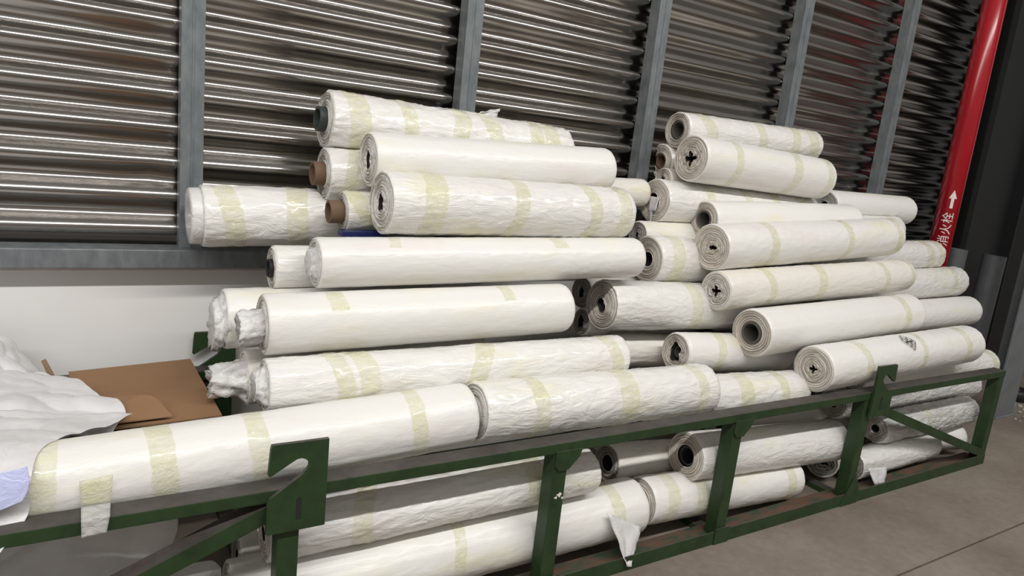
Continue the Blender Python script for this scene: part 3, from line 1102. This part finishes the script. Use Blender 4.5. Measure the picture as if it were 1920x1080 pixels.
# torn strip at the top roll and tape tail of the front roll
flap(RT['L8'][0], RT['L8'][2], [(1.50, 2.80, 1.735), (1.61, 2.80, 1.732), (1.625, 2.80, 1.775), (1.53, 2.79, 1.752)], name='torn_wrap', seed=9, wr=0.01)
flap(RT['L7'][0], RT['L7'][2], [(2.10, 2.55, 1.50), (2.10, 2.62, 1.50), (2.135, 2.60, 1.46), (2.13, 2.55, 1.45)], name='torn_wrap', seed=10)
flap(RT['R7b'][0], RT['R7b'][2], [(5.47, 2.37, 0.84), (5.47, 2.44, 0.84), (5.51, 2.42, 0.80), (5.51, 2.38, 0.80)], name='torn_wrap', seed=12)
flap(RT['B3'][0], RT['B3'][2], [(3.56, 1.87, 0.14), (3.75, 1.868, 0.12), (3.70, 1.84, 0.045), (3.60, 1.84, 0.05)], name='torn_wrap', seed=14, wr=0.01)
# hand drawn dark diamond on the roll behind the small hook plate
_r, _m, _b = RT['R8']
_V, _F = [], []


def stroke(u0, v0, u1, v1, w=0.0016):
    n = 6
    d = Vector((u1 - u0, v1 - v0)).normalized()
    nx_, ny_ = -d.y * w, d.x * w
    base_ = len(_V)
    for i in range(n + 1):
        t = i / n
        for sg in (-1, 1):
            u, v = u0 + (u1 - u0) * t + sg * nx_, v0 + (v1 - v0) * t + sg * ny_
            ph = math.radians(122) + v / 0.113
            q = 0.1190
            _V.append(_b @ (_m @ Vector((0.74 + u, q * math.cos(ph), q * math.sin(ph)))))
    for i in range(n):
        a_ = base_ + 2 * i
        _F.append((a_, a_ + 1, a_ + 3, a_ + 2))


for (u0, v0, u1, v1) in ((-.045, -.004, -.008, -.040), (-.008, -.040, .040, .006), (.040, .006, .004, .040), (.004, .040, -.045, -.004),
                         (-.032, -.016, .014, .028), (-.020, -.028, .026, .018), (-.026, .012, .010, -.022), (-.010, .026, .026, -.008), (-.03, .002, .03, .002)):
    stroke(u0 * 1.3, v0 * 1.3, u1 * 1.3, v1 * 1.3, 0.0022)
mesh_obj('drawn_mark', _V, _F, 'core_black', _r)
# chipped paint on the second post
for (cx_, cz_, s_) in ((1.462, 0.402, 0.010), (1.447, 0.394, 0.006), (1.476, 0.388, 0.005)):
    pts_ = [(cx_ + s_ * (1 + 0.5 * math.sin(3 * a_ + cx_ * 90)) * math.cos(a_), cz_ + s_ * 0.8 * (1 + 0.5 * math.cos(4 * a_)) * math.sin(a_)) for a_ in [2 * PI * q_ / 9 for q_ in range(9)]]
    rprism('paint_chip', pts_, 1.8222, 1.8232, 'paint_white')
# peeling tape tail over the front rail
flap(RT['L1'][0], RT['L1'][2], [(-0.006, 1.884, 0.682), (0.068, 1.884, 0.688), (0.062, 1.884, 0.613), (-0.003, 1.884, 0.613)], 'tape', name='tape_tail', seed=20, wr=0.003)
M['clear_tape'] = sheet_mat('clear_tape', (0.74, 0.74, 0.71), 0.16, 0.8, 0.65)
flap(RT['L1'][0], RT['L1'][2], [(-0.003, 1.884, 0.613), (0.062, 1.884, 0.613), (0.058, 1.812, 0.612), (-0.003, 1.812, 0.612)], 'clear_tape', name='tape_tail', seed=21, wr=0.002)
flap(RT['L1'][0], RT['L1'][2], [(-0.003, 1.812, 0.612), (0.058, 1.812, 0.612), (0.050, 1.811, 0.570), (-0.003, 1.811, 0.566)], 'clear_tape', name='tape_tail', seed=22, wr=0.003)


# ------------------------------------------------------------------ loose film sheets
def cr(p0, p1, p2, p3, t):
    return 0.5 * ((2 * p1) + (-p0 + p2) * t + (2 * p0 - 5 * p1 + 4 * p2 - p3) * t * t + (-p0 + 3 * p1 - 3 * p2 + p3) * t ** 3)


def spline(pts, t):
    n = len(pts) - 1
    f = min(max(t * n, 0), n - 1e-6)
    i = int(f)
    g = lambda q: pts[min(max(q, 0), n)]
    return cr(g(i - 1), g(i), g(i + 1), g(i + 2), f - i)


def sheet(name, net, mat, label, amp=0.014, seed=0.0, nu=110, nv=110, thick=0.0012, cat='plastic sheet', freq=9.0):
    net = [[Vector(p) for p in row] for row in net]
    V, F = [], []
    for i in range(nu + 1):
        u = i / nu
        row = [spline(r_, u) for r_ in net]
        row2 = [spline(r_, min(u + 0.02, 1)) - spline(r_, max(u - 0.02, 0)) for r_ in net]
        for j in range(nv + 1):
            v = j / nv
            p = spline(row, v)
            du = spline(row2, v)
            dv = spline(row, min(v + 0.02, 1)) - spline(row, max(v - 0.02, 0))
            nn = du.cross(dv)
            nn = nn.normalized() if nn.length > 1e-9 else Vector((0, 0, 1))
            q = p * freq + Vector((seed, seed * 2, seed * 3))
            warp = Vector((noise.noise(q), noise.noise(q + Vector((9, 2, 5))), noise.noise(q + Vector((3, 8, 1))))) * 0.5
            rid = 1 - 2.2 * abs(noise.noise(q * 0.42 + warp * 0.5))
            fq = Vector((p.x * freq * 0.30 + p.y * freq * 0.95, (p.z - p.x * 0.6) * freq * 0.8, seed))
            fold = 1 - 2.6 * abs(noise.noise(fq + warp * 0.35))
            fq2 = Vector((p.x * freq * 1.25 - p.y * freq * 0.35, p.z * freq * 0.5, seed + 7))
            fold2 = 1 - 2.6 * abs(noise.noise(fq2 + warp * 0.35))
            p = p + nn * amp * (0.8 * rid + fold + 0.5 * fold2 + 0.10 * noise.noise(q * 2.5))
            V.append(p)
    for i in range(nu):
        for j in range(nv):
            a = i * (nv + 1) + j
            F.append((a, a + 1, a + nv + 2, a + nv + 1))
    o = mesh_obj(name, V, F, mat, None, smooth=True)
    s = o.modifiers.new('thick', 'SOLIDIFY')
    s.thickness = thick
    tag(o, label, cat, 'loose plastic film at the left')
    return o


sheet('plastic_sheet', [
    [(-0.75, 2.88, 0.70), (-0.45, 2.90, 0.80), (-0.22, 2.90, 0.78), (-0.13, 2.88, 0.66)],
    [(-0.75, 2.76, 0.78), (-0.45, 2.76, 0.83), (-0.22, 2.76, 0.79), (-0.115, 2.74, 0.67)],
    [(-0.75, 2.60, 0.70), (-0.45, 2.58, 0.74), (-0.22, 2.60, 0.71), (-0.10, 2.60, 0.64)],
    [(-0.75, 2.50, 0.60), (-0.45, 2.48, 0.62), (-0.22, 2.50, 0.60), (-0.08, 2.50, 0.58)]],
    'sheet', 'puffed heap of white plastic against the white wall panel at the far left', 0.012, 1.0)
sheet('plastic_sheet', [
    [(-0.75, 2.66, 0.70), (-0.40, 2.68, 0.73), (-0.15, 2.68, 0.735), (-0.035, 2.66, 0.705)],
    [(-0.75, 2.52, 0.75), (-0.40, 2.52, 0.755), (-0.12, 2.52, 0.735), (0.04, 2.50, 0.705)],
    [(-0.75, 2.38, 0.76), (-0.40, 2.38, 0.765), (-0.10, 2.38, 0.73), (0.12, 2.33, 0.70)],
    [(-0.75, 2.24, 0.70), (-0.40, 2.24, 0.70), (-0.10, 2.24, 0.67), (0.08, 2.23, 0.665)]],
    'sheet', 'pinkish white plastic sheet lying across the left part of the cardboard', 0.014, 5.0, freq=8.0)
sheet('plastic_sheet', [
    [(-0.75, 2.33, 0.735), (-0.40, 2.32, 0.738), (-0.16, 2.31, 0.725), (0.135, 2.26, 0.700)],
    [(-0.75, 2.18, 0.745), (-0.40, 2.18, 0.75), (-0.16, 2.17, 0.738), (0.06, 2.15, 0.722)],
    [(-0.75, 2.00, 0.775), (-0.40, 2.00, 0.775), (-0.20, 2.00, 0.768), (-0.075, 1.99, 0.755)],
    [(-0.75, 1.89, 0.71), (-0.40, 1.885, 0.71), (-0.22, 1.88, 0.705), (-0.105, 1.88, 0.70)],
    [(-0.75, 1.845, 0.60), (-0.40, 1.845, 0.60), (-0.25, 1.855, 0.605), (-0.11, 1.872, 0.625)],
    [(-0.75, 1.80, 0.53), (-0.40, 1.80, 0.545), (-0.25, 1.80, 0.55), (-0.165, 1.808, 0.575)]],
    'sheet', 'grey white plastic sheet draped over the left end of the front rail roll', 0.008, 9.0, nu=130, nv=130, freq=9.0)
sheet('plastic_bag', [
    [(-0.50, 1.885, 0.735), (-0.30, 1.872, 0.735), (-0.19, 1.868, 0.735), (-0.11, 1.868, 0.745)],
    [(-0.50, 1.852, 0.690), (-0.30, 1.850, 0.690), (-0.19, 1.850, 0.69), (-0.105, 1.858, 0.70)],
    [(-0.50, 1.838, 0.640), (-0.30, 1.838, 0.645), (-0.19, 1.838, 0.65), (-0.12, 1.848, 0.668)]],
    'blue_sheet', 'shiny blue tinted plastic scrap at the left end of the front roll', 0.006, 14.0, 36, 36, cat='plastic bag', freq=12.0)
sheet('plastic_sheet', [
    [(-0.75, 2.06, 0.55), (-0.30, 2.10, 0.56), (0.02, 2.08, 0.55), (0.26, 2.14, 0.54)],
    [(-0.75, 2.00, 0.43), (-0.30, 2.02, 0.43), (0.02, 2.04, 0.44), (0.25, 2.12, 0.43)],
    [(-0.75, 2.02, 0.32), (-0.30, 1.99, 0.33), (0.02, 2.02, 0.33), (0.24, 2.10, 0.33)],
    [(-0.75, 1.96, 0.20), (-0.30, 1.96, 0.20), (0.02, 1.97, 0.21), (0.18, 2.06, 0.22)],
    [(-0.75, 1.98, 0.06), (-0.30, 1.97, 0.05), (0.02, 1.98, 0.05), (0.16, 2.05, 0.06)]],
    'sheet', 'crumpled grey plastic hanging inside the rack below the rail at the left', 0.016, 20.0, 110, 110, freq=7.0)
sheet('plastic_sheet', [
    [(0.13, 2.05, 0.25), (0.24, 2.06, 0.28), (0.33, 2.05, 0.285), (0.36, 2.03, 0.262)],
    [(0.13, 1.98, 0.22), (0.24, 1.97, 0.25), (0.31, 1.97, 0.245), (0.35, 1.97, 0.225)],
    [(0.13, 1.95, 0.12), (0.22, 1.94, 0.14), (0.28, 1.945, 0.12), (0.30, 1.95, 0.10)]],
    'sheet', 'small folded white plastic scrap under the diagonal brace', 0.006, 26.0, 30, 30, freq=10.0)

# ------------------------------------------------------------------ open carton
ct = empty('cardboard_carton', (0.17, 2.55, 0.60))
tag(ct, 'flattened open brown cardboard carton behind the front rail roll', 'carton')


def panel(name, pts, thick, parent, mat='cardboard', org=(0.17, 2.55, 0.60)):
    P = [Vector(p) - Vector(org) for p in pts]
    nrm = (P[1] - P[0]).cross(P[2] - P[0]).normalized()
    if nrm.z < 0:
        nrm = -nrm
    n = len(P)
    V = P + [p - nrm * thick for p in P]
    F = [tuple(range(n)), tuple(range(2 * n - 1, n - 1, -1))] + [(i, i + n, (i + 1) % n + n, (i + 1) % n) for i in range(n)]
    bm = bmesh.new()
    vs_ = [bm.verts.new(v) for v in V]
    for f in F:
        bm.faces.new([vs_[i] for i in f])
    return from_bm(name, bm, mat, parent)


panel('back_panel', [(-0.035, 2.80, 0.664), (0.362, 2.80, 0.684), (0.372, 2.62, 0.672), (0.385, 2.42, 0.662), (0.392, 2.28, 0.655), (0.005, 2.28, 0.645), (-0.02, 2.55, 0.655)], 0.005, ct)
panel('inner_flap', [(-0.08, 2.50, 0.672), (0.10, 2.44, 0.690), (0.165, 2.41, 0.700), (0.195, 2.395, 0.699), (0.215, 2.37, 0.690), (0.245, 2.29, 0.668), (-0.02, 2.30, 0.655)], 0.005, ct)
panel('side_flap', [(-0.112, 2.72, 0.735), (-0.100, 2.72, 0.742), (-0.062, 2.66, 0.672), (-0.075, 2.66, 0.655)], 0.006, ct, 'cardboard_edge')

# blue strip under the small roll
bs = empty('blue_strip', (0.90, 2.50, 1.2))
tag(bs, 'dark blue plastic strip wedged under the small cored roll', 'strip')
bm = bmesh.new(); bm_box(bm, -0.075, 0.10, -0.02, 0.035, 0.022, 0.044, bev=0.003); from_bm('strip', bm, 'blue', bs)
bm = bmesh.new(); bm_box(bm, -0.06, 0.10, -0.021, 0.034, 0.016, 0.022, bev=0.001); from_bm('backing', bm, 'sheet', bs)
